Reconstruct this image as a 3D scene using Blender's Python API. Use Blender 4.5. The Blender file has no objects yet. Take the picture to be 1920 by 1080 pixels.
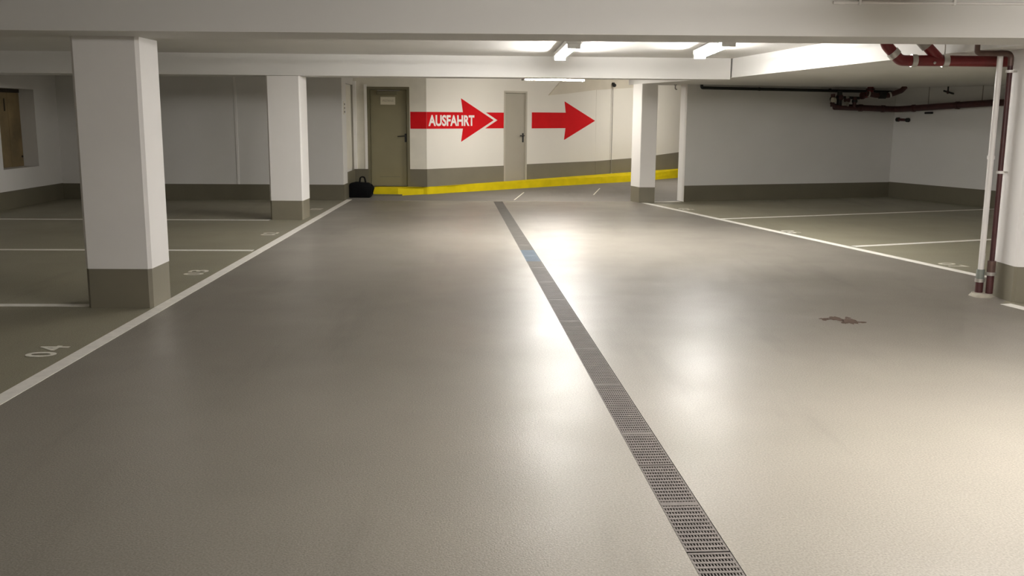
import bpy, bmesh, math, random
from mathutils import Vector, Matrix

random.seed(7)
S = bpy.context.scene
COL = S.collection
S.view_settings.view_transform = 'Standard'
S.view_settings.look = 'None'
S.view_settings.exposure = 0.18

# ------------------------------------------------------------------ materials
def lin(c):
    return tuple(((v / 255) / 12.92 if v / 255 <= 0.04045 else ((v / 255 + 0.055) / 1.055) ** 2.4) for v in c)

def mat(name, col, rough=0.6, metal=0.0, spec=0.5, var=0.06, scale=3.0, bump=0.0, bscale=200.0, detail=4.0, emis=None, estr=0.0):
    """Principled paint/metal/plastic with object-space noise in its colour and, if asked, a grain bump."""
    m = bpy.data.materials.new(name)
    m.use_nodes = True
    nt = m.node_tree
    N, L = nt.nodes, nt.links
    b = N['Principled BSDF']
    b.inputs['Roughness'].default_value = rough
    b.inputs['Metallic'].default_value = metal
    b.inputs['Specular IOR Level'].default_value = spec
    geo = N.new('ShaderNodeNewGeometry')
    if var > 0:
        n = N.new('ShaderNodeTexNoise')
        n.inputs['Scale'].default_value = scale
        n.inputs['Detail'].default_value = detail
        L.new(geo.outputs['Position'], n.inputs['Vector'])
        r = N.new('ShaderNodeValToRGB')
        r.color_ramp.elements[0].position = 0.3
        r.color_ramp.elements[1].position = 0.7
        r.color_ramp.elements[0].color = tuple(c * (1 - var) for c in col) + (1,)
        r.color_ramp.elements[1].color = tuple(min(1, c * (1 + var)) for c in col) + (1,)
        L.new(n.outputs['Fac'], r.inputs['Fac'])
        L.new(r.outputs['Color'], b.inputs['Base Color'])
    else:
        b.inputs['Base Color'].default_value = tuple(col) + (1,)
    if bump > 0:
        n2 = N.new('ShaderNodeTexNoise')
        n2.inputs['Scale'].default_value = bscale
        n2.inputs['Detail'].default_value = 2
        L.new(geo.outputs['Position'], n2.inputs['Vector'])
        bp = N.new('ShaderNodeBump')
        bp.inputs['Strength'].default_value = bump
        bp.inputs['Distance'].default_value = 0.002
        L.new(n2.outputs['Fac'], bp.inputs['Height'])
        L.new(bp.outputs['Normal'], b.inputs['Normal'])
    if emis:
        b.inputs['Emission Color'].default_value = tuple(emis) + (1,)
        b.inputs['Emission Strength'].default_value = estr
    return m

def floor_mat(name, col, rough, var, coat=0.0, bump=0.25):
    """Sealed floor coating: cloudy colour, cloudy sheen, fine quartz grain, a few darker scuffs."""
    m = bpy.data.materials.new(name)
    m.use_nodes = True
    nt = m.node_tree
    N, L = nt.nodes, nt.links
    b = N['Principled BSDF']
    geo = N.new('ShaderNodeNewGeometry')
    def noise(scale, detail, stretch=None, rough_=0.5):
        n = N.new('ShaderNodeTexNoise')
        n.inputs['Scale'].default_value = scale
        n.inputs['Detail'].default_value = detail
        n.inputs['Roughness'].default_value = rough_
        if stretch:
            mp = N.new('ShaderNodeMapping')
            mp.inputs['Scale'].default_value = stretch
            L.new(geo.outputs['Position'], mp.inputs['Vector'])
            L.new(mp.outputs['Vector'], n.inputs['Vector'])
        else:
            L.new(geo.outputs['Position'], n.inputs['Vector'])
        return n
    big = noise(0.55, 5)
    r = N.new('ShaderNodeValToRGB')
    r.color_ramp.elements[0].position = 0.3
    r.color_ramp.elements[1].position = 0.72
    r.color_ramp.elements[0].color = tuple(c * (1 - var) for c in col) + (1,)
    r.color_ramp.elements[1].color = tuple(c * (1 + var) for c in col) + (1,)
    L.new(big.outputs['Fac'], r.inputs['Fac'])
    grain = noise(120, 2)
    gr = N.new('ShaderNodeMapRange')
    gr.inputs['From Min'].default_value = 0.25
    gr.inputs['From Max'].default_value = 0.75
    gr.inputs['To Min'].default_value = 0.70
    gr.inputs['To Max'].default_value = 1.30
    L.new(grain.outputs['Fac'], gr.inputs['Value'])
    mul = N.new('ShaderNodeVectorMath')
    mul.operation = 'SCALE'
    L.new(r.outputs['Color'], mul.inputs[0])
    L.new(gr.outputs['Result'], mul.inputs['Scale'])
    # long scuffs left by tyres
    sc = noise(1.0, 6, (2.2, 0.25, 1.0), 0.65)
    sr = N.new('ShaderNodeMapRange')
    sr.inputs['From Min'].default_value = 0.56
    sr.inputs['From Max'].default_value = 0.74
    sr.inputs['To Min'].default_value = 1.0
    sr.inputs['To Max'].default_value = 0.80
    L.new(sc.outputs['Fac'], sr.inputs['Value'])
    mul2 = N.new('ShaderNodeVectorMath')
    mul2.operation = 'SCALE'
    L.new(mul.outputs['Vector'], mul2.inputs[0])
    L.new(sr.outputs['Result'], mul2.inputs['Scale'])
    L.new(mul2.outputs['Vector'], b.inputs['Base Color'])
    rn = noise(1.3, 5)
    rr = N.new('ShaderNodeMapRange')
    rr.inputs['From Min'].default_value = 0.3
    rr.inputs['From Max'].default_value = 0.7
    rr.inputs['To Min'].default_value = rough - 0.05
    rr.inputs['To Max'].default_value = rough + 0.06
    L.new(rn.outputs['Fac'], rr.inputs['Value'])
    L.new(rr.outputs['Result'], b.inputs['Roughness'])
    b.inputs['Specular IOR Level'].default_value = 0.5
    b.inputs['Coat Weight'].default_value = coat
    b.inputs['Coat Roughness'].default_value = 0.22
    g2 = noise(150, 2)
    bp = N.new('ShaderNodeBump')
    bp.inputs['Strength'].default_value = bump
    bp.inputs['Distance'].default_value = 0.004
    L.new(g2.outputs['Fac'], bp.inputs['Height'])
    L.new(bp.outputs['Normal'], b.inputs['Normal'])
    L.new(bp.outputs['Normal'], b.inputs['Coat Normal'])
    return m

def emit_mat(name, col, strength):
    m = bpy.data.materials.new(name)
    m.use_nodes = True
    b = m.node_tree.nodes['Principled BSDF']
    b.inputs['Base Color'].default_value = (0.9, 0.9, 0.9, 1)
    b.inputs['Emission Color'].default_value = tuple(col) + (1,)
    b.inputs['Emission Strength'].default_value = strength
    return m

AISLE = floor_mat('aisle_coating', (0.228, 0.209, 0.177), 0.385, 0.10, coat=0.11)
BAY = floor_mat('bay_coating', (0.275, 0.256, 0.185), 0.52, 0.07)
ASPH = floor_mat('ramp_asphalt', (0.20, 0.185, 0.165), 0.7, 0.12, bump=0.6)
WHITE = mat('white_wall_paint', (0.74, 0.725, 0.695), 0.75, var=0.025, scale=1.2, bump=0.08, bscale=60)
WARM = mat('ramp_wall_paint', (0.80, 0.77, 0.70), 0.7, var=0.02, scale=1.0, bump=0.06, bscale=60)
CONC = mat('grey_white_plaster', (0.74, 0.71, 0.62), 0.8, var=0.05, scale=4)
TAN = mat('tan_wall_band', (0.67, 0.62, 0.52), 0.8, var=0.04, scale=3)
CEIL = mat('ceiling_paint', (0.72, 0.705, 0.675), 0.8, var=0.03, scale=1.0, bump=0.1, bscale=40)
PILW = mat('pillar_paint', (0.85, 0.825, 0.795), 0.65, var=0.02, scale=2.0, bump=0.05, bscale=60)
PLINTH = mat('plinth_paint', (0.150, 0.135, 0.092), 0.5, var=0.05, scale=3)
PLINTH2 = mat('ramp_plinth_paint', (0.205, 0.185, 0.135), 0.5, var=0.05, scale=3)
LINE = mat('line_paint', (0.88, 0.85, 0.79), 0.55, var=0.07, scale=14)
FADED = mat('worn_number_paint', (0.82, 0.79, 0.70), 0.6, var=0.10, scale=25)
YEL = mat('kerb_yellow', (0.76, 0.60, 0.004), 0.7, spec=0.2, var=0.08, scale=5)
RED = mat('arrow_red', (0.60, 0.006, 0.010), 0.75, spec=0.15, var=0.04, scale=6)
SIGNW = mat('lettering_white', (0.85, 0.80, 0.76), 0.6, var=0.02)
DOOR1 = mat('olive_door_paint', (0.235, 0.210, 0.125), 0.42, var=0.04, scale=3)
DOOR1F = mat('olive_frame_paint', (0.165, 0.148, 0.088), 0.45, var=0.04)
DOOR2 = mat('beige_door_paint', (0.40, 0.37, 0.30), 0.45, var=0.03, scale=2)
DOOR2F = mat('beige_frame_paint', (0.50, 0.465, 0.385), 0.5, var=0.03)
BLACK = mat('black_plastic', (0.012, 0.012, 0.012), 0.45, var=0.1)
BAGM = mat('black_nylon', (0.004, 0.004, 0.005), 0.9, spec=0.15, var=0.2, scale=20, bump=0.3, bscale=600)
PLATE = mat('cream_plate', (0.62, 0.58, 0.46), 0.5, var=0.03)
GREYM = mat('grey_plastic', (0.30, 0.28, 0.25), 0.5, var=0.03)
GALV = mat('grate_steel', (0.135, 0.120, 0.108), 0.6, metal=0.2, var=0.12, scale=9)
GALVB = mat('bluish_grate_steel', (0.10, 0.135, 0.175), 0.6, metal=0.2, var=0.12, scale=9)
GALVD = mat('dull_grate_steel', (0.125, 0.115, 0.10), 0.6, metal=0.2, var=0.12, scale=9)
CHAN = mat('channel_dark', (0.012, 0.011, 0.010), 0.9, var=0.2, scale=12)
PIPER = mat('red_oxide_pipe', (0.17, 0.013, 0.014), 0.38, var=0.15, scale=9)
PIPED = mat('dark_red_pipe', (0.060, 0.016, 0.016), 0.5, var=0.2, scale=9)
PIPEB = mat('brown_steel_pipe', (0.14, 0.085, 0.07), 0.45, metal=0.3, var=0.15, scale=14)
PIPEW = mat('white_pipe', (0.78, 0.75, 0.72), 0.4, var=0.02)
PIPEK = mat('black_pipe', (0.010, 0.009, 0.008), 0.45, var=0.1)
CLAMP = mat('zinc_clamp', (0.55, 0.53, 0.49), 0.35, metal=0.7, var=0.08, scale=20)
COUP = mat('grey_green_coupling', (0.24, 0.26, 0.23), 0.5, metal=0.2, var=0.1, scale=20)
MORT = mat('mortar', (0.42, 0.39, 0.32), 0.9, var=0.12, scale=20, bump=0.5, bscale=90)
WOOD = mat('brown_board', (0.24, 0.175, 0.085), 0.7, var=0.35, scale=2.2, detail=6)
WOODD = mat('dark_board_edge', (0.035, 0.024, 0.014), 0.8, var=0.2)
RUST = mat('rust_stain_paint', (0.085, 0.050, 0.032), 0.9, var=0.4, scale=30)
HOUS = mat('lamp_housing', (0.82, 0.81, 0.78), 0.5, var=0.01)
TUBE = emit_mat('fluorescent_tube', (1.0, 0.97, 0.93), 175.0)
TUBEA = emit_mat('bright_fluorescent_tube', (1.0, 0.97, 0.93), 265.0)
TUBEF = emit_mat('front_fluorescent_tube', (1.0, 0.96, 0.92), 460.0)
TUBEX = emit_mat('exit_fluorescent_tube', (1.0, 0.945, 0.86), 230.0)
TUBER = emit_mat('ramp_fluorescent_tube', (1.0, 0.955, 0.88), 235.0)

# ------------------------------------------------------------------ geometry helpers
def link(name, bm, m, parent=None, smooth=False):
    me = bpy.data.meshes.new(name)
    bm.normal_update()
    bm.to_mesh(me)
    bm.free()
    for mm in (m if isinstance(m, (list, tuple)) else [m]):
        me.materials.append(mm)
    o = bpy.data.objects.new(name, me)
    COL.objects.link(o)
    if parent:
        o.parent = parent
        o.matrix_parent_inverse = parent.matrix_basis.inverted()
    if smooth:
        for p in me.polygons:
            p.use_smooth = True
        me.set_sharp_from_angle(angle=math.radians(40))
    return o

def thing(name, label, cat, loc=(0, 0, 0), group=None, kind=None):
    o = bpy.data.objects.new(name, None)
    o.empty_display_size = 0.1
    COL.objects.link(o)
    o.location = loc
    return tag(o, label, cat, group, kind)

def tag(o, label, cat, group=None, kind=None):
    o['label'] = label
    o['category'] = cat
    if group: o['group'] = group
    if kind: o['kind'] = kind
    return o

def struct(name, bm, m, label, cat):
    return tag(link(name, bm, m), label, cat, None, 'structure')

def prism(bm, poly, z0, z1, mi=0):
    """Vertical prism over a plan polygon; z1 may be a list with one height per corner."""
    a = 0
    for i in range(len(poly)):
        x0, y0 = poly[i][:2]; x1, y1 = poly[(i + 1) % len(poly)][:2]
        a += x0 * y1 - x1 * y0
    if a < 0:
        poly = poly[::-1]
        if isinstance(z1, (list, tuple)): z1 = z1[::-1]
        if isinstance(z0, (list, tuple)): z0 = z0[::-1]
    zt = z1 if isinstance(z1, (list, tuple)) else [z1] * len(poly)
    zb = z0 if isinstance(z0, (list, tuple)) else [z0] * len(poly)
    lo = [bm.verts.new((p[0], p[1], z)) for p, z in zip(poly, zb)]
    hi = [bm.verts.new((p[0], p[1], z)) for p, z in zip(poly, zt)]
    fs = [bm.faces.new(lo[::-1]), bm.faces.new(hi)]
    n = len(poly)
    for i in range(n):
        fs.append(bm.faces.new((lo[i], lo[(i + 1) % n], hi[(i + 1) % n], hi[i])))
    for f in fs: f.material_index = mi
    return fs

def box(bm, x0, x1, y0, y1, z0, z1, mi=0):
    return prism(bm, [(x0, y0), (x1, y0), (x1, y1), (x0, y1)], z0, z1, mi)

def bev(bm, w, seg=2):
    bmesh.ops.bevel(bm, geom=list(bm.edges), offset=w, segments=seg, affect='EDGES', profile=0.5)

class Frame:
    """Local frame on a vertical wall: s along the wall, d out of it towards the room, z up."""
    def __init__(self, a, b):
        self.a = Vector((a[0], a[1], 0))
        self.u = (Vector((b[0], b[1], 0)) - self.a).normalized()
        self.n = Vector((self.u.y, -self.u.x, 0))      # to the right of the direction a -> b
    def p(self, s, d, z):
        return self.a + self.u * s + self.n * d + Vector((0, 0, z))
    def box(self, bm, s0, s1, d0, d1, z0, z1, mi=0):
        q = [self.p(s0, d0, 0), self.p(s1, d0, 0), self.p(s1, d1, 0), self.p(s0, d1, 0)]
        return prism(bm, q, z0, z1, mi)
    def plate(self, bm, pts, d0, d1, mi=0):
        """Extruded outline given as (s, z) points."""
        lo = [bm.verts.new(self.p(s, d0, z)) for s, z in pts]
        hi = [bm.verts.new(self.p(s, d1, z)) for s, z in pts]
        n = len(pts)
        f = [bm.faces.new(lo), bm.faces.new(hi[::-1])]
        for i in range(n):
            f.append(bm.faces.new((lo[i], hi[i], hi[(i + 1) % n], lo[(i + 1) % n])))
        bmesh.ops.recalc_face_normals(bm, faces=f)
        for x in f: x.material_index = mi

def fillet(pts, r, n=7):
    pts = [Vector(p) for p in pts]
    out = [pts[0]]
    for i in range(1, len(pts) - 1):
        a, b, c = pts[i - 1], pts[i], pts[i + 1]
        u, v = (a - b), (c - b)
        ang = u.angle(v)
        t = min(r / math.tan(ang / 2), u.length * 0.48, v.length * 0.48)
        p0, p1 = b + u.normalized() * t, b + v.normalized() * t
        for k in range(n + 1):
            q = k / n
            out.append((1 - q) ** 2 * p0 + 2 * q * (1 - q) * b + q * q * p1)
    out.append(pts[-1])
    return out

def sweep(bm, pts, r, seg=14, caps=True):
    pts = [Vector(p) for p in pts]
    t = (pts[1] - pts[0]).normalized()
    ref = Vector((0, 0, 1)) if abs(t.z) < 0.9 else Vector((1, 0, 0))
    nrm = t.cross(ref).normalized()
    rings = []
    for i, p in enumerate(pts):
        if i == 0: d = pts[1] - pts[0]
        elif i == len(pts) - 1: d = pts[-1] - pts[-2]
        else: d = (pts[i + 1] - pts[i]).normalized() + (pts[i] - pts[i - 1]).normalized()
        d.normalize()
        nrm = (nrm - d * nrm.dot(d)).normalized()
        bn = d.cross(nrm)
        rr = r[i] if isinstance(r, (list, tuple)) else r
        rings.append([bm.verts.new(p + (nrm * math.cos(2 * math.pi * k / seg) + bn * math.sin(2 * math.pi * k / seg)) * rr) for k in range(seg)])
    for a, b in zip(rings, rings[1:]):
        for k in range(seg):
            bm.faces.new((a[k], a[(k + 1) % seg], b[(k + 1) % seg], b[k]))
    if caps:
        bm.faces.new(rings[0][::-1])
        bm.faces.new(rings[-1])
    return bm

def tube(name, pts, r, m, parent=None, bend=0.0, seg=14):
    bm = bmesh.new()
    sweep(bm, fillet(pts, bend) if bend else pts, r, seg)
    return link(name, bm, m, parent, smooth=True)

def ball(bm, c, r, sz=1.0):
    bmesh.ops.create_uvsphere(bm, u_segments=20, v_segments=12, radius=r,
                              matrix=Matrix.Translation(c) @ Matrix.Diagonal((1, 1, sz, 1)))

def text_mesh(txt, bold=0.0):
    """Lettering outline from Blender's own font as a flat mesh, normalised to height 1, starting at x = 0."""
    cu = bpy.data.curves.new('lettering', 'FONT')
    cu.body = txt
    cu.size = 1.0
    cu.offset = bold
    cu.resolution_u = 4
    o = bpy.data.objects.new('lettering', cu)
    COL.objects.link(o)
    bpy.context.view_layer.update()
    me = bpy.data.meshes.new_from_object(o, depsgraph=bpy.context.evaluated_depsgraph_get())
    bpy.data.objects.remove(o)
    xs = [v.co.x for v in me.vertices]; ys = [v.co.y for v in me.vertices]
    x0, x1, y0, y1 = min(xs), max(xs), min(ys), max(ys)
    for v in me.vertices:
        v.co.x = (v.co.x - x0) / (x1 - x0)
        v.co.y = (v.co.y - y0) / (y1 - y0)
        v.co.z = 0
    return me

def lettering(name, txt, origin, right, up, w, h, m, parent=None, bold=0.0):
    me = text_mesh(txt, bold)
    origin, right, up = Vector(origin), Vector(right).normalized(), Vector(up).normalized()
    for v in me.vertices:
        v.co = origin + right * (v.co.x * w) + up * (v.co.y * h)
    me.materials.clear()
    me.materials.append(m)
    me.update()
    o = bpy.data.objects.new(name, me)
    COL.objects.link(o)
    if parent:
        o.parent = parent
        o.matrix_parent_inverse = parent.matrix_basis.inverted()
    return o

# ------------------------------------------------------------------ camera
F_PX, PITCH, ROLL, YAW = 1818.0, 0.17591, 0.00666, 0.01947
cam = bpy.data.cameras.new('camera')
cam.sensor_width = 36.0
cam.lens = F_PX / 1920 * 36.0
cam.clip_start = 0.05
cam.clip_end = 200
co = bpy.data.objects.new('camera', cam)
COL.objects.link(co)
Fw = Vector((math.sin(YAW) * math.cos(PITCH), math.cos(YAW) * math.cos(PITCH), -math.sin(PITCH)))
R0 = Vector((math.cos(YAW), -math.sin(YAW), 0))
U0 = R0.cross(Fw)
Rr = R0 * math.cos(ROLL) + U0 * math.sin(ROLL)
Ur = U0 * math.cos(ROLL) - R0 * math.sin(ROLL)
co.matrix_world = Matrix(((Rr.x, Ur.x, -Fw.x, 0), (Rr.y, Ur.y, -Fw.y, 0), (Rr.z, Ur.z, -Fw.z, 1.5), (0, 0, 0, 1)))
S.camera = co

w = bpy.data.worlds.new('world')
S.world = w
w.use_nodes = True
w.node_tree.nodes['Background'].inputs['Color'].default_value = (0.02, 0.019, 0.017, 1)

# ------------------------------------------------------------------ layout constants (metres, camera eye at 0,0,1.5)
H_CEIL, H_LOW, H_RAMP, H_BEAM = 2.33, 2.06, 2.50, 2.05
Y_REAR, Y_END = -4.0, 17.25
X_LEFT = -7.6
def drain_x(y): return 0.765 + (y - 2.99) * (-0.0486)          # centre line of the drain channel
DW = 0.079                                                     # half width of the channel
LANE_L = -2.63
RA, RB = Vector((2.60, 17.40, 0)), Vector((4.74, 9.10, 0))     # right lane line
A = Vector((3.41, 17.36, 0)); B = Vector((7.64, 18.67, 0)); D = Vector((8.52, 16.60, 0))
sd = (D - B).normalized()
E_ = D + sd * 9.5                                              # end of the side wall of the right-hand bays
K = Vector((-1.28, 18.70, 0))                                  # corner where the oblique ramp wall starts
ang = math.radians(45)
K2 = K + Vector((math.cos(ang), math.sin(ang), 0)) * 9.2
RW = Frame(K, K2)

# ------------------------------------------------------------------ floor
bm = bmesh.new()
def face(pts, mi, z=0.0):
    f = bm.faces.new([bm.verts.new((p[0], p[1], z)) for p in pts])
    f.normal_update()
    if f.normal.z < 0: f.normal_flip()
    f.material_index = mi
yr, ye = Y_REAR, Y_END
rt = (2.64, ye)
face([(LANE_L, yr), (drain_x(yr) - DW, yr), (drain_x(ye) - DW, ye), (LANE_L, ye)], 0)
rpoly = [rt, (4.74, 9.10), (4.86, 8.65), (4.20, 7.78), (4.90, 5.15), (7.35, yr)]
face([(drain_x(yr) + DW, yr), (7.35, yr), (4.90, 5.15), (4.20, 7.78), (4.86, 8.65), (4.74, 9.10), rt, (drain_x(ye) + DW, ye)], 0)
face([(X_LEFT - 0.4, yr), (LANE_L, yr), (LANE_L, ye), (X_LEFT - 0.4, ye + 0.2)], 1)
face([rt, (4.74, 9.10), (4.86, 8.65), (4.20, 7.78), (4.90, 5.15), (7.35, yr), (E_.x + 0.6, yr), (E_.x + 0.6, E_.y), (D.x + 0.3, D.y), (B.x + 0.2, B.y + 0.3), (A.x, A.y + 0.1), (2.64, ye + 0.2)], 1)
face([(X_LEFT, ye + 0.2), (LANE_L, ye), (drain_x(ye) - DW, ye), (drain_x(ye) + DW, ye), rt, (2.64, ye + 0.2), (A.x, A.y + 0.1), (B.x + 0.2, B.y + 0.3), (9.5, 27.0), (X_LEFT, 27.0)], 2)
# channel under the grates
zc = -0.11
q = [(drain_x(yr) - DW, yr), (drain_x(yr) + DW, yr), (drain_x(ye) + DW, ye), (drain_x(ye) - DW, ye)]
face(q, 3, zc)
for i in range(4):
    a, b2 = q[i], q[(i + 1) % 4]
    f = bm.faces.new([bm.verts.new((a[0], a[1], zc)), bm.verts.new((b2[0], b2[1], zc)), bm.verts.new((b2[0], b2[1], 0)), bm.verts.new((a[0], a[1], 0))])
    f.material_index = 3
struct('floor', bm, [AISLE, BAY, ASPH, CHAN], 'grey brown coated garage floor with olive parking bays', 'floor')

# ------------------------------------------------------------------ walls
bm = bmesh.new()
ny0, ny1, nz0, nz1 = 15.27, 16.46, 0.62, 1.875        # window-like recess in this wall
def lw(y0, y1, z0, z1): box(bm, X_LEFT - 0.27, X_LEFT, y0, y1, z0, z1)
lw(Y_REAR, ny0, 0, 2.6); lw(ny1, 17.5, 0, 2.6); lw(ny0, ny1, 0, nz0); lw(ny0, ny1, nz1, 2.6)
struct('wall_left', bm, WHITE, 'dim white side wall with a square recess beyond the first pillar', 'wall')
bm = bmesh.new()
box(bm, X_LEFT - 0.27, -2.86, 17.30, 17.50, 0, 2.6)
struct('wall_back', bm, WHITE, 'grey shaded white end wall behind the bays with painted numbers 04 to 01', 'wall')
bm = bmesh.new()
# return wall beside the olive door: a pier, a shallow panel and the piece over it
box(bm, -2.86, -2.66, 17.30, 17.78, 0, 2.6)
box(bm, -2.86, -2.71, 17.78, 18.80, 0, 2.6)
box(bm, -2.71, -2.66, 17.78, 18.80, 2.05, 2.6)
struct('wall_return', bm, WHITE, 'narrow lit return wall beside the olive door', 'wall')
bm = bmesh.new()
dx0, dx1 = -2.40, -1.60
box(bm, -2.86, dx0, 18.70, 18.90, 0, 2.6)
box(bm, dx1, -1.28, 18.70, 18.90, 0, 2.6)
box(bm, dx0, dx1, 18.70, 18.90, 2.02, 2.6)
box(bm, dx0, dx1, 18.86, 18.90, 0, 2.02)
struct('wall_entry', bm, CONC, 'greyish plaster wall around the olive door', 'wall')
d2a, d2b = 2.095, 2.79                                  # beige door along the ramp wall
bm = bmesh.new()
RW.box(bm, 0, d2a, 0, -0.2, 0, 2.6)
RW.box(bm, d2b, 5.08, 0, -0.2, 0, 2.6)
RW.box(bm, d2a, d2b, 0, -0.2, 2.0, 2.6)
RW.box(bm, d2a, d2b, -0.14, -0.2, 0, 2.0)
RW.box(bm, 5.08, 9.2, 0.004, -0.2, 0, 2.6)
struct('wall_ramp', bm, WARM, 'brightly lit cream white wall carrying the red arrows', 'wall')
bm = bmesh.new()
RW.plate(bm, [(3.45, 1.935), (4.09, 1.985), (5.0, 2.08), (6.49, 2.17), (9.2, 2.42), (9.2, 2.52), (4.2, 2.52)], 0.0, 0.022)  # tan strip slightly proud of the wall, left end cut on a slant
struct('trim_1', bm, TAN, 'tan band rising along the top of the ramp wall', 'trim')
nA = Vector((-(B - A).y, (B - A).x, 0)).normalized()
bm = bmesh.new()
prism(bm, [A, B, B + nA * 0.25, A + nA * 0.25], 0, 2.30)
struct('wall_right', bm, WHITE, 'grey shaded end wall behind the bays on the pipe side', 'wall')
nB = Vector((-sd.y, sd.x, 0))
bm = bmesh.new()
prism(bm, [B + (B - A).normalized() * 0.05 + nA * 0.25, B, E_, E_ + nB * 0.25, B + nB * 0.25 - sd * 0.2], 0, 2.30)
prism(bm, [E_, E_ + Vector((0.25, 0.1, 0)), (E_.x + 0.25, yr, 0), (E_.x, yr, 0)], 0, 2.6)
struct('wall_side', bm, WHITE, 'shaded side wall under the long dark red pipe', 'wall')
bm = bmesh.new()
box(bm, X_LEFT - 0.27, E_.x + 0.25, Y_REAR - 0.2, Y_REAR, 0, 2.6)
struct('wall_front', bm, WHITE, 'white wall behind the viewer', 'wall')
bm = bmesh.new()
box(bm, 5.2, 9.4, 25.15, 25.35, 0, 2.6)
box(bm, 9.2, 9.4, 18.9, 25.15, 0, 2.6)
struct('wall_end', bm, WARM, 'cream wall closing the exit ramp', 'wall')

# skirting bands of dark paint
SK = 0.012
def skirt(name, fr, s0, s1, z, m, label, z0=0.0):
    bm = bmesh.new()
    fr.box(bm, s0, s1, 0.0005, SK, z0, z)
    return struct(name, bm, m, label, 'skirting')
skirt('baseboard_left', Frame((X_LEFT, yr), (X_LEFT, 17.3)), 0, 21.3 - SK, 0.28, PLINTH, 'dark olive skirting band along the dim side wall')
skirt('baseboard_back', Frame((X_LEFT, 17.30), (-2.66, 17.30)), 0, 4.94 + SK, 0.275, PLINTH, 'dark olive skirting band under the grey end wall behind bays 04 to 01')
bm = bmesh.new()
Frame((-2.66, 17.30), (-2.66, 18.70)).box(bm, 0.48, 1.40, 0.0, SK, 0, 0.47)
Frame((-2.66, 17.30), (-2.66, 18.70)).box(bm, 0.0, 0.48, 0.0, SK, 0, 0.275)
Frame((-2.66, 18.70), (-1.28, 18.70)).box(bm, SK, 0.26, 0.0, SK, 0, 0.48)
struct('baseboard_return', bm, PLINTH, 'dark skirting band in the corner behind the black bag', 'skirting')
skirt('baseboard_entry', Frame((-2.66, 18.70), (-1.28, 18.70)), 1.06, 1.385, 0.48, PLINTH, 'short dark skirting piece between olive door and wall corner', 0.14)
bm = bmesh.new()
RW.box(bm, -0.004, d2a, 0.0005, SK, 0.10, 0.482)
struct('baseboard_ramp', bm, PLINTH2, 'olive skirting band under the arrow with white lettering', 'skirting')
bm = bmesh.new()
RW.box(bm, d2b, 5.08, 0.0005, SK, 0.10, 0.49)
RW.plate(bm, [(5.08, 0.1), (9.2, 0.1), (9.2, 0.68), (8.34, 0.615), (7.43, 0.565), (6.43, 0.52), (5.08, 0.49)], 0.0045, 0.0045 + SK)
struct('baseboard_exit', bm, PLINTH2, 'olive skirting band right of the beige door, rising beyond the slim pillar', 'skirting')
fr = Frame(A, B)
bm = bmesh.new()
L_ab = (B - A).length
fr.box(bm, 0, L_ab - SK, 0.0005, SK, 0, 0.285)
struct('baseboard_right', bm, PLINTH, 'dark skirting band on the end wall of the pipe side bays', 'skirting')
skirt('baseboard_side', Frame(B, E_), 0, (E_ - B).length, 0.29, PLINTH, 'dark skirting band on the side wall under the pipes')
# vertical joint cover on the back wall
bm = bmesh.new()
box(bm, -4.53, -4.49, 17.288, 17.30, 0.275, 2.3)
struct('trim_2', bm, PILW, 'thin pale vertical joint strip on the grey end wall', 'trim')
# pale strips framing the panel and the olive door
bm = bmesh.new()
box(bm, -2.66, -2.60, 18.64, 18.70, 0.48, 2.12)
box(bm, -2.45, -2.40, 18.665, 18.70, 0.48, 2.06)
struct('trim_3', bm, PILW, 'pale upright corner strips beside the olive door', 'trim')
# ------------------------------------------------------------------ ceiling, beams
bulk = [(2.42, 17.75), (3.30, 14.60), (3.42, 14.30), (3.87, 9.70), (4.06, 7.60), (5.15, yr)]
bm = bmesh.new()
box(bm, X_LEFT - 0.27, 6.0, Y_REAR - 0.2, 17.35, H_CEIL, H_CEIL + 0.2)
box(bm, X_LEFT - 0.27, 9.6, 17.35, 27.0, H_RAMP, H_RAMP + 0.2)
struct('ceiling', bm, CEIL, 'white painted concrete ceiling between the beams', 'ceiling')
bm = bmesh.new()
prism(bm, bulk + [(E_.x + 0.3, yr), (E_.x + 0.3, E_.y), (D.x + 0.4, D.y), (B.x + 0.4, B.y + 0.3), (A.x, A.y + 0.5)], H_LOW, H_CEIL + 0.02)
struct('ceiling_lowered', bm, CEIL, 'lowered ceiling slab over the bays on the pipe side', 'ceiling')
bm = bmesh.new()
prism(bm, [(X_LEFT, 7.02), (6.2, 6.95), (6.2, 7.62), (X_LEFT, 7.60)], H_BEAM + 0.012, H_CEIL)
struct('beam', bm, CEIL, 'nearest broad ceiling beam spanning the top of the view', 'beam')
bm = bmesh.new()
prism(bm, [(X_LEFT, 13.72), (3.40, 14.22), (3.40, 14.65), (X_LEFT, 14.55)], H_BEAM - 0.015, H_CEIL)
struct('beam', bm, CEIL, 'second ceiling beam in front of the exit arrows', 'beam')

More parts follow.
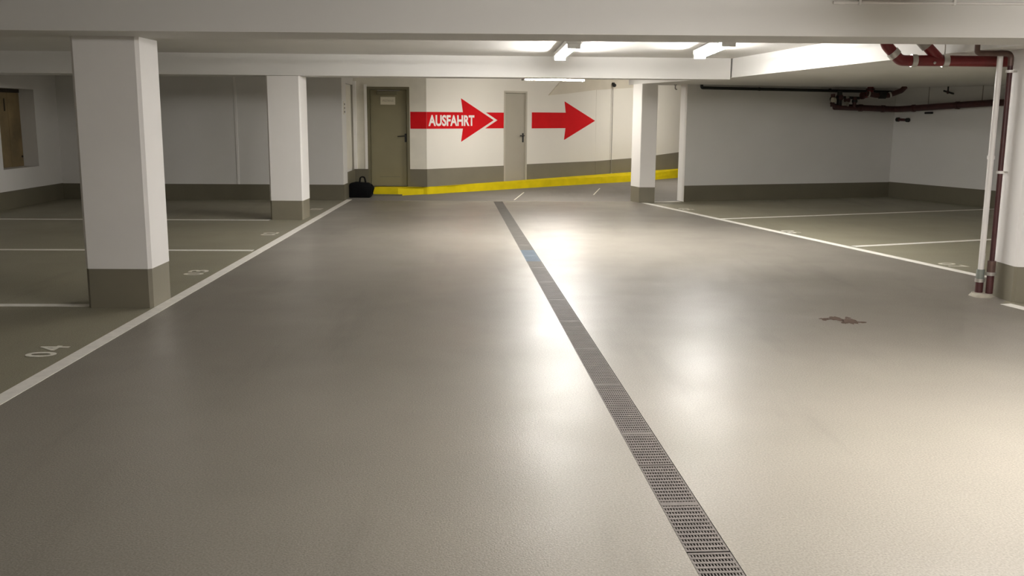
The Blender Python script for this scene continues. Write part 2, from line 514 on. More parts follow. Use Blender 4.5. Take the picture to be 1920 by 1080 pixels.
# ------------------------------------------------------------------ pillars
def pillar(poly, z_top, z_pl, label, ch=0.0):
    c = sum((Vector((p[0], p[1], 0)) for p in poly), Vector()) / len(poly)
    t = thing('concrete_pillar', label, 'pillar', (c.x, c.y, 0), 'concrete pillars', 'thing')
    def ring(off):
        out = []
        n = len(poly)
        for i in range(n):
            p = Vector(poly[i]); a = Vector(poly[i - 1]); b = Vector(poly[(i + 1) % n])
            d = (p - Vector((c.x, c.y))).normalized() * off
            u, v = (a - p).normalized(), (b - p).normalized()
            for k, e in ((0, u), (1, v)):
                out.append(tuple(p + e * ch + d))
        return out
    bm = bmesh.new(); prism(bm, ring(0.0), z_pl, z_top)
    link('shaft', bm, PILW, t)
    bm = bmesh.new(); prism(bm, ring(-0.004), 0.0, z_pl)
    o = link('plinth', bm, PLINTH2, t); o['label'] = 'dark olive painted plinth'
    return t
pillar([(-3.165, 7.48), (-2.655, 7.48), (-2.655, 7.93), (-3.165, 7.93)], H_BEAM + 0.012, 0.31, 'big white pillar in front, dark plinth touching the white lane line', 0.025)
pillar([(-3.215, 14.0), (-2.735, 14.0), (-2.735, 14.5), (-3.215, 14.5)], H_BEAM - 0.016, 0.275, 'white pillar in front of the grey end wall, next to bay number 02', 0.02)
pillar([(2.56, 17.05), (2.84, 17.06), (2.75, 17.46), (2.46, 17.45)], 2.058, 0.275, 'slim white pillar standing in front of the yellow kerb', 0.008)
pillar([(4.30, 7.82), (4.80, 7.74), (4.80, 8.24), (4.30, 8.22)], 2.058, 0.30, 'white pillar cut by the picture edge with pipes running down it', 0.02)

# ------------------------------------------------------------------ painted lines and numbers
def strip(name, a, b, wd, label, cat='floor marking', m=LINE, group=None):
    a, b = Vector((a[0], a[1], 0)), Vector((b[0], b[1], 0))
    u = (b - a).normalized(); n = Vector((-u.y, u.x, 0)) * wd / 2
    bm = bmesh.new()
    prism(bm, [a - n, b - n, b + n, a + n], 0.0004, 0.002)
    return tag(link(name, bm, m), label, cat, group)
strip('lane_line', (LANE_L, -3.0), (-2.585, 17.45), 0.10, 'long white lane line passing the big front pillar')
strip('lane_line', (2.62, 17.20), (4.745, 9.10), 0.105, 'long white lane line ending at the pipes of the cut off pillar')
strip('lane_line', (4.215, 7.76), (4.95, 5.0), 0.105, 'short white lane line starting under the cut off pillar')
G = 'bay dividing lines'
strip('bay_line', (-7.5, 7.57), (-2.68, 7.59), 0.10, 'white bay line meeting the plinth of the big front pillar', group=G)
strip('bay_line', (-7.5, 10.75), (-2.68, 10.77), 0.10, 'white bay line between numbers 03 and 02', group=G)
strip('bay_line', (-7.5, 13.92), (-3.22, 13.93), 0.10, 'white bay line ending at the plinth beside number 02', group=G)
strip('bay_line', (3.42, 14.40), (8.50, 16.21), 0.10, 'farther white bay line on the pipe side, near the end wall', group=G)
strip('bay_line', (4.27, 11.32), (9.65, 13.26), 0.10, 'nearer white bay line on the pipe side, running behind the pipes', group=G)
strip('lane_line', (2.66, 17.26), (3.34, 17.36), 0.16, 'pale strip of paint between slim pillar and end wall')
strip('ramp_mark', (0.37, 17.5), (0.60, 19.3), 0.022, 'thin pale stroke on the asphalt beside the drain end', m=FADED)
strip('ramp_mark', (1.93, 18.75), (2.24, 20.5), 0.022, 'thin pale stroke on the asphalt below the second arrow', m=FADED)
strip('floor_joint', (-1.6, 17.22), (2.48, 17.25), 0.035, 'pale edge where the coated floor meets the ramp asphalt', m=mat('joint_paint', (0.42, 0.39, 0.32), 0.5))

def number(txt, c, right, up, label, w=0.30, h=0.19):
    r, u = Vector(right).normalized(), Vector(up).normalized()
    t = thing('bay_number', label, 'floor marking', (c[0], c[1], 0), 'painted bay numbers')
    dw = w * 0.44
    for k, ch in enumerate(txt):
        cw = dw * (0.6 if ch == '1' else 1)
        lettering('digit', ch, Vector((c[0], c[1], 0.0022)) - r * (w / 2 - k * (w - dw)) - u * h / 2, r, u, cw, h, FADED, t, bold=0.022)
    return t
for txt, y, lab in (('04', 6.07, 'white number 04 painted on the floor in front of the big pillar'),
                    ('03', 9.22, 'white number 03 painted on the floor behind the big pillar'),
                    ('02', 12.30, 'white number 02 painted on the floor before the farther pillar'),
                    ('01', 15.62, 'faint white number 01 on the floor behind the farther pillar')):
    number(txt, (-2.845, y), (0, 1, 0), (-1, 0, 0), lab)
lr = Vector((RB - RA)).normalized(); lu = Vector((-lr.y, lr.x, 0))
for txt, c, lab in (('05', (3.17, 15.92), 'tiny white number 05 by the lane line near the end wall'),
                    ('06', (3.96, 12.78), 'white number 06 between the two bay lines on the pipe side'),
                    ('07', (4.77, 9.88), 'white number 07 next to the pipes of the cut off pillar')):
    number(txt, c, lr, lu, lab)

# rust coloured stain
bm = bmesh.new()
def blob(cx, cy, rx, ry, seed, n=18):
    rnd = random.Random(seed)
    v = [bm.verts.new((cx + rx * math.cos(2 * math.pi * k / n) * rnd.uniform(0.55, 1.15), cy + ry * math.sin(2 * math.pi * k / n) * rnd.uniform(0.55, 1.15), 0.0012)) for k in range(n)]
    bm.faces.new(v)
for i, (cx, cy, rx, ry) in enumerate(((2.60, 7.15, 0.050, 0.075), (2.52, 7.14, 0.05, 0.035), (2.665, 7.06, 0.060, 0.085), (2.70, 7.18, 0.022, 0.03), (2.745, 7.02, 0.045, 0.025), (2.49, 7.10, 0.02, 0.02), (2.61, 7.0, 0.03, 0.03))):
    blob(cx, cy, rx * 1.1, ry * 1.35, i + 3)
tag(link('floor_stain', bm, RUST), 'ragged brown stain on the bare floor of the driving lane', 'stain')

# ------------------------------------------------------------------ drain grates
U = 0.86
du = Vector((-0.0486, 1, 0)).normalized(); dn = Vector((du.y, -du.x, 0))
def grate_mesh(name, m, parent, c, L_):
    bm = bmesh.new()
    W = 2 * DW - 0.004
    def bx(a0, a1, b0, b1, z0, z1):     # a along the drain, b across
        pts = [c + du * a + dn * b for a, b in ((a0, b0), (a1, b0), (a1, b1), (a0, b1))]
        prism(bm, pts, z0, z1)
    h0, h1 = -0.025, -0.001
    e = L_ / 2 - 0.004
    nb = 13
    for k in range(nb + 1):             # bars along
        b = -W / 2 + 0.004 + (W - 0.008) * k / nb
        hw = 0.004 if k in (0, nb) else 0.0025
        bx(-e, e, b - hw, b + hw, h0, h1 - 0.0008)
    nr = 24
    for k in range(nr + 1):             # bars across
        a = -e + 0.006 + (2 * e - 0.012) * k / nr
        hw = 0.0085 if k in (0, nr) else (0.017 if k == nr // 2 else 0.0078)
        bx(a - hw if k else a - 0.006, a + hw if k < nr else a + 0.006, -W / 2 + 0.001, W / 2 - 0.001, h0 + 0.002, h1)
    return link(name, bm, m, parent)
ORD = ['nearest', 'second', 'third', 'fourth', 'fifth', 'sixth', 'seventh', 'eighth', 'ninth', 'tenth', 'eleventh', 'twelfth', 'thirteenth', 'fourteenth', 'fifteenth', 'sixteenth', 'seventeenth']
ys = [4.89 - 3 * U + U * k for k in range(17)]
ys = [y for y in ys if y + U < 17.3]
for i, y0 in enumerate(ys):
    ym = y0 + U / 2
    c = Vector((drain_x(ym), ym, 0))
    m = GALV if i < 8 else (GALVB if i == 9 else GALVD)
    o = grate_mesh('drain_grate', m, None, c, U)
    extra = ' with a bluish tint' if i == 9 else ''
    last = i == len(ys) - 1
    lab = f'steel drain grate{extra}, {ORD[i]} section from the viewer' if not last else 'steel drain grate section at the ramp end of the channel'
    tag(o, lab, 'drain grate', 'drain grates')
ylast = ys[-1] + U
if 17.25 - ylast > 0.08:
    c = Vector((drain_x((ylast + 17.25) / 2), (ylast + 17.25) / 2, 0))
    o = grate_mesh('drain_grate', GALVD, None, c, 17.25 - ylast)
    tag(o, 'short cut drain grate piece touching the ramp asphalt', 'drain grate', 'drain grates')
for k in (4, 5):   # sections behind the camera
    pass

# ------------------------------------------------------------------ doors
d1 = thing('door_1', 'olive green steel door with closer, cream sign and black lever', 'door', (-2.0, 18.7, 0.14), None, 'structure')
bm = bmesh.new(); box(bm, dx0 + 0.055, dx1 - 0.055, 18.735, 18.78, 0.15, 1.965); bev(bm, 0.004, 1)
link('door_leaf', bm, DOOR1, d1)
bm = bmesh.new()
for x0, x1, z0, z1 in ((dx0, dx0 + 0.05, 0.14, 2.02), (dx1 - 0.05, dx1, 0.14, 2.02), (dx0 + 0.05, dx1 - 0.05, 1.97, 2.02)):
    box(bm, x0, x1, 18.685, 18.80, z0, z1)
link('door_frame', bm, DOOR1F, d1)
bm = bmesh.new(); box(bm, -2.21, -1.83, 18.70, 18.735, 1.875, 1.935); bev(bm, 0.006, 2)
cl = link('door_closer', bm, DOOR1F, d1)
bm = bmesh.new(); box(bm, -2.20, -1.78, 18.688, 18.699, 1.945, 1.958); link('closer_arm', bm, GREYM, cl)
bm = bmesh.new(); box(bm, -2.15, -1.87, 18.728, 18.735, 1.69, 1.835); bev(bm, 0.002, 1)
sg = link('door_sign', bm, PLATE, d1); sg['label'] = 'cream plate with faded print'
bm = bmesh.new()
box(bm, -2.115, -1.905, 18.7268, 18.728, 1.742, 1.785)
link('sign_print', bm, mat('faded_print', (0.50, 0.46, 0.35), 0.6, var=0.25, scale=40), sg)
bm = bmesh.new(); box(bm, -1.70, -1.665, 18.722, 18.735, 0.99, 1.15); bev(bm, 0.004, 2)
hd = link('door_handle', bm, BLACK, d1); hd['label'] = 'black lever handle'
bm = bmesh.new(); sweep(bm, fillet([(-1.682, 18.722, 1.105), (-1.682, 18.675, 1.105), (-1.83, 18.675, 1.095)], 0.02), 0.010, 10); link('lever', bm, BLACK, hd, True)
bm = bmesh.new(); prism(bm, [(-2.18, 18.731), (-1.795, 18.731), (-1.795, 18.735), (-2.18, 18.735)], 0.325, 0.335)
link('kick_panel_edge', bm, DOOR1F, d1)
# recessed grey panel in the return wall
bm = bmesh.new(); box(bm, -2.71, -2.695, 17.80, 18.62, 0.49, 2.04)
struct('trim_4', bm, CONC, 'tall grey recessed panel in the return wall beside the olive door', 'trim')

d2 = thing('door_2', 'narrow beige door between the two red arrows', 'door', RW.p(2.44, 0, 0.14), None, 'structure')
bm = bmesh.new(); RW.box(bm, d2a + 0.045, d2b - 0.045, -0.06, -0.02, 0.15, 1.955); bev(bm, 0.004, 1)
link('door_leaf', bm, DOOR2, d2)
bm = bmesh.new()
for s0, s1, z0, z1 in ((d2a, d2a + 0.04, 0.14, 2.0), (d2b - 0.04, d2b, 0.14, 2.0), (d2a + 0.04, d2b - 0.04, 1.96, 2.0)):
    RW.box(bm, s0, s1, 0.008, -0.10, z0, z1)
link('door_frame', bm, DOOR2F, d2)
bm = bmesh.new(); RW.box(bm, d2b - 0.125, d2b - 0.085, -0.02, -0.008, 0.95, 1.14); bev(bm, 0.004, 2)
hd = link('door_handle', bm, BLACK, d2); hd['label'] = 'black lever handle'
bm = bmesh.new(); sweep(bm, fillet([RW.p(d2b - 0.105, -0.01, 1.09), RW.p(d2b - 0.105, 0.035, 1.09), RW.p(d2b - 0.235, 0.035, 1.09)], 0.02), 0.011, 10); link('lever', bm, BLACK, hd, True)

# ------------------------------------------------------------------ kerb
bm = bmesh.new()
kf = [(-2.26, 18.30), (-1.80, 18.32), (-1.18, 18.82), (-0.48, 19.40), (0.21, 20.02), (1.57, 21.27), (3.25, 22.72), (3.96, 23.50), (4.60, 24.25), (5.0, 24.80)]
kt = [0.145] * 6 + [0.148, 0.165, 0.20, 0.22]
kb = [tuple(RW.p(s, 0.026, 0)[:2]) for s in (8.95, 8.2, 7.3, 6.3, 5.0, 0.02)] + [(-1.28, 18.685), (-2.26, 18.685)]
kbt = [0.22, 0.20, 0.165, 0.148, 0.145, 0.145, 0.145, 0.145]
prism(bm, kf + kb, 0.0, kt + kbt)
struct('kerb', bm, YEL, 'low bright yellow kerb running along the foot of the ramp wall', 'kerb')
bm = bmesh.new()
box(bm, -2.26, -1.72, 18.286, 18.30, 0, 0.03)
struct('kerb_foot', bm, PLINTH, 'dark sealing strip at the near end of the yellow kerb', 'kerb')

# ------------------------------------------------------------------ exit arrows
ZM0, ZM1 = 1.243, 1.560
t = thing('exit_arrow', 'big red wall arrow with white AUSFAHRT lettering', 'wall marking', RW.p(1.0, 0, 1.4))
bm = bmesh.new()
FD = Frame((-2.66, 18.70), (-1.28, 18.70))
FD.box(bm, 1.075, 1.38, 0.0008, 0.003, ZM0, ZM1)
link('tail', bm, RED, t)
bm = bmesh.new()
zc_ = (0.985 + 1.828) / 2
RW.plate(bm, [(0.002, ZM0), (0.945, ZM0), (0.895, 0.985), (1.80, zc_), (0.895, 1.828), (0.945, ZM1), (0.002, ZM1)], 0.0008, 0.003)
link('arrow_body', bm, RED, t)
bm = bmesh.new()
sl = (zc_ - 0.985) / (1.80 - 0.895)
def xs_(z, off): return 1.80 + off - abs(z - zc_) / sl
RW.plate(bm, [(xs_(ZM0, 0.11), ZM0), (d2a - 0.004, ZM0), (d2a - 0.004, ZM1), (xs_(ZM1, 0.11), ZM1), (1.91, zc_)], 0.0008, 0.003)
link('arrow_stem', bm, RED, t)
lettering('white_lettering', 'AUSFAHRT', RW.p(0.045, 0.0042, 1.292), RW.u, (0, 0, 1), 1.21, 0.212, SIGNW, t, bold=0.035)
t = thing('exit_arrow', 'plain red wall arrow to the right of the beige door', 'wall marking', RW.p(4.0, 0, 1.4))
bm = bmesh.new()
zc2 = (0.98 + 1.815) / 2
RW.plate(bm, [(2.94, 1.237), (4.03, 1.237), (3.985, 0.98), (5.05, zc2), (3.985, 1.815), (4.03, 1.572), (2.94, 1.572)], 0.0008, 0.003)
link('arrow_body', bm, RED, t)

# ------------------------------------------------------------------ small wall fittings
t = thing('switch_plate', 'narrow grey plate with three dark buttons on the pier beside the recessed panel', 'switch', (-2.66, 17.50, 1.6))
FR = Frame((-2.66, 17.30), (-2.66, 18.70))
bm = bmesh.new(); FR.box(bm, 0.14, 0.26, 0.0008, 0.012, 1.50, 1.73); bev(bm, 0.003, 1); link('plate', bm, CONC, t)
for k in range(3):
    bm = bmesh.new(); FR.box(bm, 0.175, 0.225, 0.0125, 0.022, 1.53 + k * 0.066, 1.565 + k * 0.066); bev(bm, 0.003, 1); link('button', bm, PLINTH2, t)

t = thing('wall_sensor', 'black dome on a thin vertical cable on the ramp wall', 'sensor', RW.p(5.63, 0.03, 0.15))
bm = bmesh.new(); ball(bm, RW.p(5.63, 0.075, 2.20), 0.048, 0.9); link('dome', bm, BLACK, t, True)
bm = bmesh.new(); sweep(bm, [RW.p(5.63, 0.022, 2.235), RW.p(5.63, 0.04, 2.235), RW.p(5.63, 0.07, 2.235)], 0.03, 12); link('dome_mount', bm, BLACK, t, True)
bm = bmesh.new(); sweep(bm, [RW.p(5.63, 0.038, 0.15), RW.p(5.63, 0.038, 2.16)], 0.0075, 8); link('cable', bm, GREYM, t, True)
bm = bmesh.new(); RW.box(bm, 5.60, 5.66, 0.028, 0.055, 0.15, 0.21); bev(bm, 0.004, 1); link('junction_box', bm, GREYM, t)

t = thing('ceiling_hook', 'tiny dark hook under the slab beside the end of the end wall', 'hook', (3.20, 17.42, 2.06))
bm = bmesh.new(); sweep(bm, fillet([(3.20, 17.42, 2.06), (3.20, 17.42, 1.985), (3.23, 17.42, 1.972)], 0.02), 0.011, 8); link('hook_rod', bm, GREYM, t, True)
bm = bmesh.new(); box(bm, 3.175, 3.225, 17.40, 17.44, 2.045, 2.0597); link('hook_plate', bm, GREYM, t)

# wooden board closing the recess in the dim wall
t = thing('wooden_board', 'brown stained wooden board inside the recess of the dim wall', 'board', (X_LEFT - 0.25, 15.9, nz0))
y_ = ny0
for k, (a, b2) in enumerate(((15.275, 15.66), (15.665, 16.05), (16.055, 16.455))):
    bm = bmesh.new(); box(bm, X_LEFT - 0.268, X_LEFT - 0.245, a, b2, nz0 + 0.002, nz1 - 0.06); bev(bm, 0.002, 1)
    link('plank', bm, WOOD, t)
bm = bmesh.new(); box(bm, X_LEFT - 0.268, X_LEFT - 0.235, 15.275, 16.455, nz1 - 0.058, nz1 - 0.002)
link('top_rail', bm, WOODD, t)
bm = bmesh.new(); box(bm, X_LEFT - 0.2445, X_LEFT - 0.239, 15.93, 15.96, 1.52, 1.72)
link('latch', bm, WOODD, t)
bm = bmesh.new(); ball(bm, Vector((X_LEFT - 0.243, 16.41, 0.78)), 0.018); link('knob', bm, WOODD, t, True)
bm = bmesh.new(); box(bm, X_LEFT - 0.285, X_LEFT - 0.2705, ny0 - 0.1, ny1 + 0.1, nz0 - 0.1, nz1 + 0.1)
struct('wall_niche', bm, WOODD, 'dark backing of the recess in the dim wall', 'wall')

# ------------------------------------------------------------------ black bag
bx_, by_ = -2.435, 17.93
t = thing('duffel_bag', 'black duffel bag with an upright handle standing beside the yellow kerb', 'bag', (bx_, by_, 0))
bm = bmesh.new()
prof = [(-0.215, 0.0), (-0.225, 0.06), (-0.220, 0.20), (-0.195, 0.262), (-0.10, 0.285), (0.05, 0.275), (0.15, 0.265), (0.195, 0.215), (0.215, 0.16), (0.185, 0.03), (0.175, 0.0)]
lo = [bm.verts.new((bx_ + x, by_ - 0.10, z + 0.001)) for x, z in prof]
hi = [bm.verts.new((bx_ + x, by_ + 0.10, z + 0.001)) for x, z in prof]
bm.faces.new(lo); bm.faces.new(hi[::-1])
for i in range(len(prof)):
    bm.faces.new((lo[i], hi[i], hi[(i + 1) % len(prof)], lo[(i + 1) % len(prof)]))
bmesh.ops.recalc_face_normals(bm, faces=list(bm.faces))
bev(bm, 0.022, 3)
link('bag_body', bm, BAGM, t, True)
for dy in (-0.045, 0.045):
    bm = bmesh.new()
    sweep(bm, fillet([(bx_ - 0.03, by_ + dy, 0.255), (bx_ - 0.015, by_ + dy * 0.6, 0.375), (bx_ + 0.06, by_ + dy * 0.6, 0.375), (bx_ + 0.085, by_ + dy, 0.25)], 0.04), 0.011, 10)
    link('handle', bm, BAGM, t, True)
bm = bmesh.new(); box(bm, bx_ - 0.15, bx_ + 0.12, by_ - 0.107, by_ - 0.099, 0.05, 0.17); bev(bm, 0.003, 1); link('front_pocket', bm, BAGM, t)
bm = bmesh.new(); sweep(bm, fillet([(bx_ + 0.19, by_ - 0.02, 0.24), (bx_ + 0.235, by_ - 0.03, 0.18), (bx_ + 0.20, by_ - 0.03, 0.06)], 0.03), 0.012, 8); link('shoulder_strap', bm, BAGM, t, True)

# ------------------------------------------------------------------ luminaires
def luminaire(p0, p1, z, label, m, ntube=2, gap=0.05, hous_w=0.17, zc=H_CEIL):
    p0, p1 = Vector((p0[0], p0[1], 0)), Vector((p1[0], p1[1], 0))
    u = (p1 - p0).normalized(); n = Vector((-u.y, u.x, 0)); Z = Vector((0, 0, 1))
    t = thing('fluorescent_lamp', label, 'lamp', ((p0 + p1) / 2) + Z * z, 'fluorescent ceiling lamps')
    bm = bmesh.new()
    prism(bm, [p0 - n * hous_w / 2, p1 - n * hous_w / 2, p1 + n * hous_w / 2, p0 + n * hous_w / 2], z + 0.03, z + 0.08); bev(bm, 0.006, 1)
    link('housing', bm, HOUS, t)
    if zc - z > 0.085:
        for f in (0.2, 0.8):
            c = p0.lerp(p1, f)
            bm = bmesh.new(); sweep(bm, [c + Z * (z + 0.078), c + Z * (zc - 0.0005)], 0.012, 8)
            link('mounting_rod', bm, HOUS, t)
    L_ = (p1 - p0).length
    nseg = max(1, round(L_ / 1.3))
    for k in range(ntube):
        off = n * ((k - (ntube - 1) / 2) * gap)
        for j in range(nseg):
            a, b = p0.lerp(p1, j / nseg) + u * 0.025, p0.lerp(p1, (j + 1) / nseg) - u * 0.025
            bm = bmesh.new(); sweep(bm, [a + off + Z * z, b + off + Z * z], 0.014, 10); link('tube', bm, m, t, True)
    for c in (p0, p1):
        bm = bmesh.new(); prism(bm, [c - n * hous_w * 0.42 - u * 0.012, c + n * hous_w * 0.42 - u * 0.012, c + n * hous_w * 0.42 + u * 0.012, c - n * hous_w * 0.42 + u * 0.012], z - 0.02, z + 0.032)
        link('end_cap', bm, HOUS, t)
    return t
luminaire((0.86, 10.75), (0.86, 12.97), 2.235, 'lit twin tube ceiling lamp above the drain, seen end on', TUBEA)
luminaire((2.42, 10.25), (2.56, 12.35), 2.235, 'lit ceiling lamp beside the lowered ceiling edge', TUBE)
luminaire((0.513, 17.47), (1.607, 17.74), 2.134, 'bright horizontal lamp above the second arrow and beige door', TUBER, zc=H_RAMP)
luminaire((4.35, 21.2), (5.1, 21.95), 2.39, 'ramp lamp hidden above the slim pillar', TUBEX, zc=H_RAMP)
luminaire((2.75, 2.6), (2.75, 4.9), 2.235, 'ceiling lamp over the lane beside the viewer', TUBEF)

# pale conduit with clips on the front of the nearest beam
t = thing('conduit', 'thin white conduit clipped along the front of the nearest beam', 'conduit', (3.1, 6.9, 2.285))
tube('conduit_pipe', [(2.38, 6.955, 2.292), (5.6, 6.94, 2.292)], 0.009, PIPEW, t)
bm = bmesh.new(); sweep(bm, [(2.36, 6.955, 2.292), (2.44, 6.955, 2.292)], 0.013, 10); link('end_sleeve', bm, PIPEW, t, True)
for x in (2.545, 3.21, 4.3, 5.2):
    bm = bmesh.new(); box(bm, x - 0.009, x + 0.009, 6.938, 6.9775, 2.276, 2.325); bev(bm, 0.003, 1); link('clip', bm, HOUS, t)

# ------------------------------------------------------------------ pipes near the cut off pillar
def clamp(c, ax, r, parent, m=CLAMP, wd=0.03, name='clamp'):
    c, ax = Vector(c), Vector(ax).normalized()
    bm = bmesh.new(); sweep(bm, [c - ax * wd / 2, c + ax * wd / 2], r, 16)
    return link(name, bm, m, parent, True)
t = thing('waste_pipe', 'thick red waste pipe with branch and zinc clamps under the lowered ceiling', 'pipe', (4.0, 8.6, 1.995))
pr = 0.047
yb = 8.60
path = fillet([(3.395, yb, 2.325), (3.395, yb, 2.135), (3.535, yb, 1.995), (4.0, yb, 1.995), (6.4, yb + 0.25, 2.0)], 0.09, 6)
tube('pipe_run', path, pr, PIPER, t, seg=18)
tube('branch_pipe', fillet([(3.88, yb, 2.0), (3.735, yb, 2.145)], 0.05) if False else [(3.90, yb, 1.985), (3.745, yb, 2.135)], pr * 0.96, PIPER, t, seg=18)
o = tube('branch_socket', [(3.765, yb, 2.115), (3.69, yb, 2.19)], pr * 1.13, GREYM, t, seg=18)
o = tube('branch_riser', fillet([(3.70, yb, 2.18), (3.66, yb, 2.22), (3.62, yb, 2.325)], 0.05), pr * 0.9, PIPED, t, seg=16)
clamp((3.478, yb, 2.052), (1, 0, -1), pr * 1.16, t, wd=0.05)
clamp((3.655, yb, 1.995), (1, 0, 0), pr * 1.16, t, wd=0.045)
clamp((3.93, yb, 1.995), (1, 0, 0), pr * 1.16, t, wd=0.05)
bm = bmesh.new(); sweep(bm, [(3.925, yb + 0.005, 2.045), (3.925, yb + 0.005, 2.325)], 0.006, 8); link('hanger_rod', bm, CLAMP, t, True)
bm = bmesh.new(); ball(bm, Vector((3.82, yb - 0.05, 1.975)), 0.012); link('bolt', bm, CLAMP, t, True)

t = thing('supply_pipe', 'thin red brown pipe bending down the cut off pillar', 'pipe', (4.235, 8.09, 0))
path = fillet([(3.955, 8.09, 2.16), (3.955, 8.09, 2.030), (4.242, 8.09, 2.030), (4.242, 8.09, 0.33)], 0.055, 7)
tube('pipe_bend', fillet([(3.955, 8.09, 2.10), (3.955, 8.09, 2.030), (4.242, 8.09, 2.030), (4.242, 8.09, 1.93)], 0.05, 7), 0.023, PIPEB, t, seg=14)
tube('pipe_run', [(4.242, 8.09, 1.935), (4.242, 8.09, 0.28)], 0.021, PIPED, t, seg=14)
clamp((4.242, 8.09, 1.885), (0, 0, 1), 0.032, t, PIPEW, 0.022)
clamp((4.242, 8.09, 1.06), (0, 0, 1), 0.031, t, PIPEW, 0.022)
tube('coupling', [(4.242, 8.09, 0.31), (4.242, 8.09, 0.205)], 0.034, PIPEB, t)
clamp((4.242, 8.09, 0.20), (0, 0, 1), 0.042, t, CLAMP, 0.028)
tube('foot_pipe', [(4.242, 8.09, 0.19), (4.242, 8.09, 0.030)], 0.030, PIPED, t)
bm = bmesh.new(); box(bm, 4.262, 4.2995, 8.08, 8.10, 1.878, 1.892); link('clamp_bracket', bm, CLAMP, t)
bm = bmesh.new(); box(bm, 4.262, 4.2995, 8.08, 8.10, 1.053, 1.067); link('clamp_bracket', bm, CLAMP, t)

t = thing('white_pipe', 'upright white pipe with a red foot beside the cut off pillar', 'pipe', (4.17, 8.16, 0))
tube('pipe_run', [(4.178, 8.14, 2.0597), (4.178, 8.14, 0.20)], 0.024, PIPEW, t)
clamp((4.178, 8.14, 1.18), (0, 0, 1), 0.030, t, PIPEW, 0.03, 'sleeve')
tube('coupling', [(4.178, 8.14, 0.23), (4.178, 8.14, 0.135)], 0.034, COUP, t)
clamp((4.178, 8.14, 0.135), (0, 0, 1), 0.040, t, CLAMP, 0.03)
tube('foot_pipe', [(4.178, 8.14, 0.125), (4.178, 8.14, 0.030)], 0.032, PIPED, t)
t = thing('cable_conduit', 'slim white conduit squeezed between white pipe and red pipe', 'conduit', (4.21, 8.2, 0.3))
tube('conduit_pipe', [(4.214, 8.19, 2.0597), (4.214, 8.19, 0.30)], 0.013, PIPEW, t, seg=10)
tube('end_socket', [(4.214, 8.19, 0.36), (4.214, 8.19, 0.030)], 0.017, PIPEW, t, seg=10)
bm = bmesh.new()
rnd = random.Random(5)
rings = []
for j, (rr, z) in enumerate(((1.0, 0.0), (0.9, 0.018), (0.78, 0.028), (0.4, 0.029))):
    rings.append([bm.verts.new((4.19 + 0.10 * rr * math.cos(2 * math.pi * k / 16) * rnd.uniform(0.85, 1.1), 8.12 + 0.11 * rr * math.sin(2 * math.pi * k / 16) * rnd.uniform(0.85, 1.1), z)) for k in range(16)])
for a, b in zip(rings, rings[1:]):
    for k in range(16): bm.faces.new((a[k], a[(k + 1) % 16], b[(k + 1) % 16], b[k]))
bm.faces.new(rings[-1])
tag(link('mortar_patch', bm, MORT, smooth=True), 'rough pale mortar mound around the feet of the pipes', 'mortar')

# ------------------------------------------------------------------ pipes in the far corner
uA = (B - A).normalized(); outA = -nA            # out of the end wall, towards the bays
def wa(s, d, z): return A + uA * s + outA * d + Vector((0, 0, z))
def wb(s, d, z): return B + sd * s - nB * d + Vector((0, 0, z))
LA = (B - A).length
t = thing('black_pipe', 'long black pipe along the top of the pipe side end wall', 'pipe', wa(2, 0.06, 2.0))
tube('pipe_run', fillet([wa(0.235, 0.07, 2.0597), wa(0.235, 0.07, 2.005), wa(0.32, 0.07, 2.005), wa(LA - 0.1, 0.07, 1.985)], 0.03), 0.026, PIPEK, t)
for s in (1.4, 2.9):
    clamp(wa(s, 0.07, 2.0), uA, 0.031, t, PIPEK, 0.03)

# find the axis of the dark red pipe along the side wall, rounding the corner
t = thing('sewer_pipe', 'long dark red pipe along the side wall with a tangle of valves at its end', 'pipe', wb(1, 0.15, 1.7))
pts = [wa(2.92, 0.20, 1.70), wa(LA - 0.16, 0.20, 1.665), wb(0.35, 0.16, 1.67), wb(2.3, 0.16, 1.765), wb(6.5, 0.16, 1.83)]
tube('pipe_run', fillet(pts, 0.22, 6), 0.056, PIPED, t, seg=16)
for p, ax in ((wa(3.5, 0.20, 1.685), uA), (wa(4.0, 0.2, 1.673), uA), (wb(0.62, 0.16, 1.683), sd), (wb(1.6, 0.16, 1.73), sd)):
    clamp(p, ax, 0.066, t, PIPED, 0.06, 'socket')
for p in (wb(0.95, 0.16, 1.70), wb(2.1, 0.16, 1.755)):
    bm = bmesh.new(); sweep(bm, [p, p + Vector((0, 0, 2.06 - p.z - 0.0005))], 0.008, 8); link('hanger_rod', bm, GREYM, t, True)

for k, (s, z0, z1, r) in enumerate(((2.84, 1.70, 1.93, 0.038), (2.97, 1.69, 1.985, 0.046), (3.12, 1.70, 1.90, 0.04), (3.27, 1.69, 1.88, 0.034))):
    tube('riser', [wa(s, 0.25 + 0.02 * k, z0), wa(s, 0.25 + 0.02 * k, z1)], r, [PIPED, PIPEK, GREYM, PIPED][k], t, seg=12)
    bm = bmesh.new(); ball(bm, wa(s + 0.01, 0.24 + 0.02 * k, (z0 * 0.4 + z1 * 0.6)), r * 1.5); link('valve_body', bm, [PIPEK, PIPED, PIPED, PIPEK][k], t, True)
tube('cross_pipe', fillet([wa(2.80, 0.28, 1.80), wa(2.93, 0.28, 1.87), wa(3.4, 0.28, 1.86)], 0.05), 0.026, PIPEK, t, seg=12)
tube('lower_pipe', fillet([wa(2.78, 0.30, 1.77), wa(2.86, 0.30, 1.70), wa(3.35, 0.30, 1.68)], 0.06), 0.034, PIPED, t, seg=12)
bm = bmesh.new(); sweep(bm, [wa(2.77, 0.33, 1.82), wa(2.83, 0.33, 1.82)], 0.045, 14); link('hand_wheel', bm, PLATE, t, True)
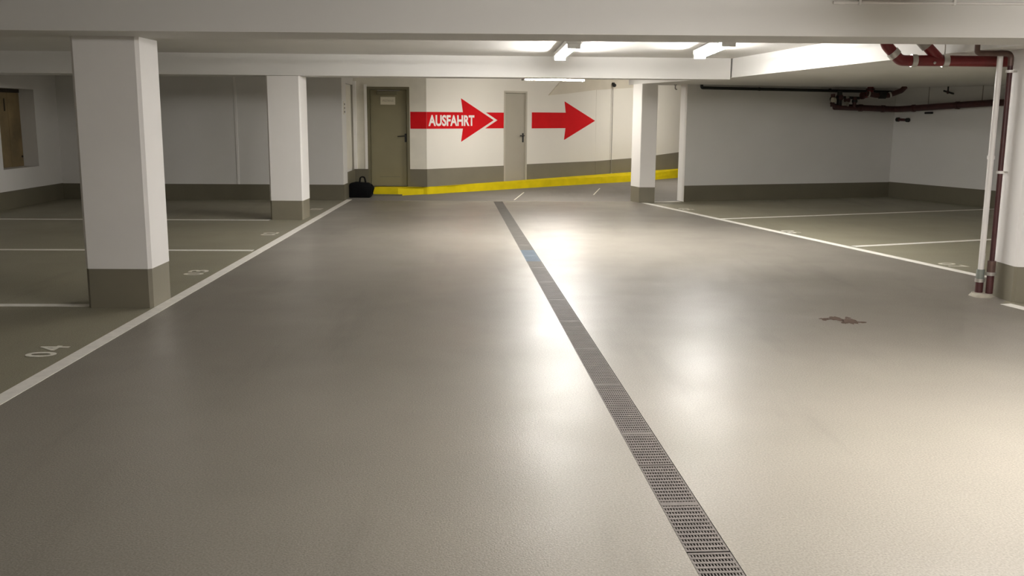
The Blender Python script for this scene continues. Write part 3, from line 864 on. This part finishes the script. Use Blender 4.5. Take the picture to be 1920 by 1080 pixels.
bm = bmesh.new(); sweep(bm, [wa(3.0, 0.37, 1.72), wa(3.0, 0.37, 1.77)], 0.04, 12); link('hand_wheel', bm, GREYM, t, True)

t = thing('red_fitting', 'dark red pipe fitting with a flange hanging under the lowered ceiling', 'pipe', wa(3.6, 0.25, 2.0))
tube('riser', fillet([wa(3.53, 0.40, 2.0597), wa(3.53, 0.40, 1.93), wa(3.36, 0.40, 1.90)], 0.08), 0.055, PIPER, t, seg=16)
clamp(wa(3.53, 0.40, 2.02), (0, 0, 1), 0.075, t, PIPED, 0.03, 'flange')
clamp(wa(3.37, 0.40, 1.902), uA, 0.066, t, PIPED, 0.04, 'flange')

t = thing('red_elbow_pipe', 'short red pipe with elbow and pale clamp below the lowered ceiling', 'pipe', (7.0, 17.6, 1.95))
tube('pipe_run', fillet([(6.68, 17.6, 1.93), (6.85, 17.6, 1.90), (7.07, 17.6, 1.90), (7.30, 17.6, 1.985), (7.37, 17.6, 2.0597)], 0.10), 0.045, PIPED, t, seg=14)
clamp((6.72, 17.6, 1.923), (1, 0, -.1), 0.052, t, CLAMP, 0.025)
clamp((7.10, 17.6, 1.912), (1, 0, .3), 0.052, t, CLAMP, 0.03)
tube('valve_body', [(6.90, 17.6, 1.90), (7.02, 17.6, 1.90)], 0.06, PIPEK, t)

t = thing('pipe_stub', 'small dark pipe stub fixed low on the side wall beneath the sewer pipe', 'pipe', wb(0.3, 0.05, 1.47))
tube('stub', [wb(0.14, 0.05, 1.475), wb(0.40, 0.05, 1.468)], 0.026, PIPED, t, seg=12)
for s in (0.15, 0.39):
    clamp(wb(s, 0.05, 1.475 if s < .2 else 1.468), sd, 0.040, t, PIPEK, 0.05, 'end_cap')
bm = bmesh.new(); sweep(bm, [wb(0.27, 0.0, 1.471), wb(0.27, 0.05, 1.471)], 0.015, 8); link('wall_bracket', bm, PIPEK, t)
t = thing('wall_bracket', 'tiny dark bracket on the side wall just below the sewer pipe', 'bracket', wb(0.9, 0.03, 1.6))
bm = bmesh.new(); sweep(bm, [wb(0.78, 0.04, 1.598), wb(0.95, 0.04, 1.60)], 0.018, 10); link('bracket_bar', bm, PIPEK, t, True)
bm = bmesh.new(); sweep(bm, [wb(0.86, 0.0, 1.599), wb(0.86, 0.04, 1.599)], 0.014, 8); link('bracket_stem', bm, PIPEK, t)
t = thing('sprinkler', 'small dark valve hanging from the lowered ceiling above the sewer pipe', 'valve', wb(1.35, 0.12, 2.0))
bm = bmesh.new(); sweep(bm, [wb(1.33, 0.12, 2.0597), wb(1.33, 0.12, 1.93)], 0.014, 8); link('drop_pipe', bm, PIPEK, t, True)
bm = bmesh.new(); sweep(bm, [wb(1.24, 0.12, 1.985), wb(1.46, 0.12, 1.93)], 0.017, 8); link('valve_lever', bm, PIPEK, t, True)
bm = bmesh.new(); ball(bm, wb(1.33, 0.12, 1.96), 0.028); link('valve_body', bm, PIPED, t, True)
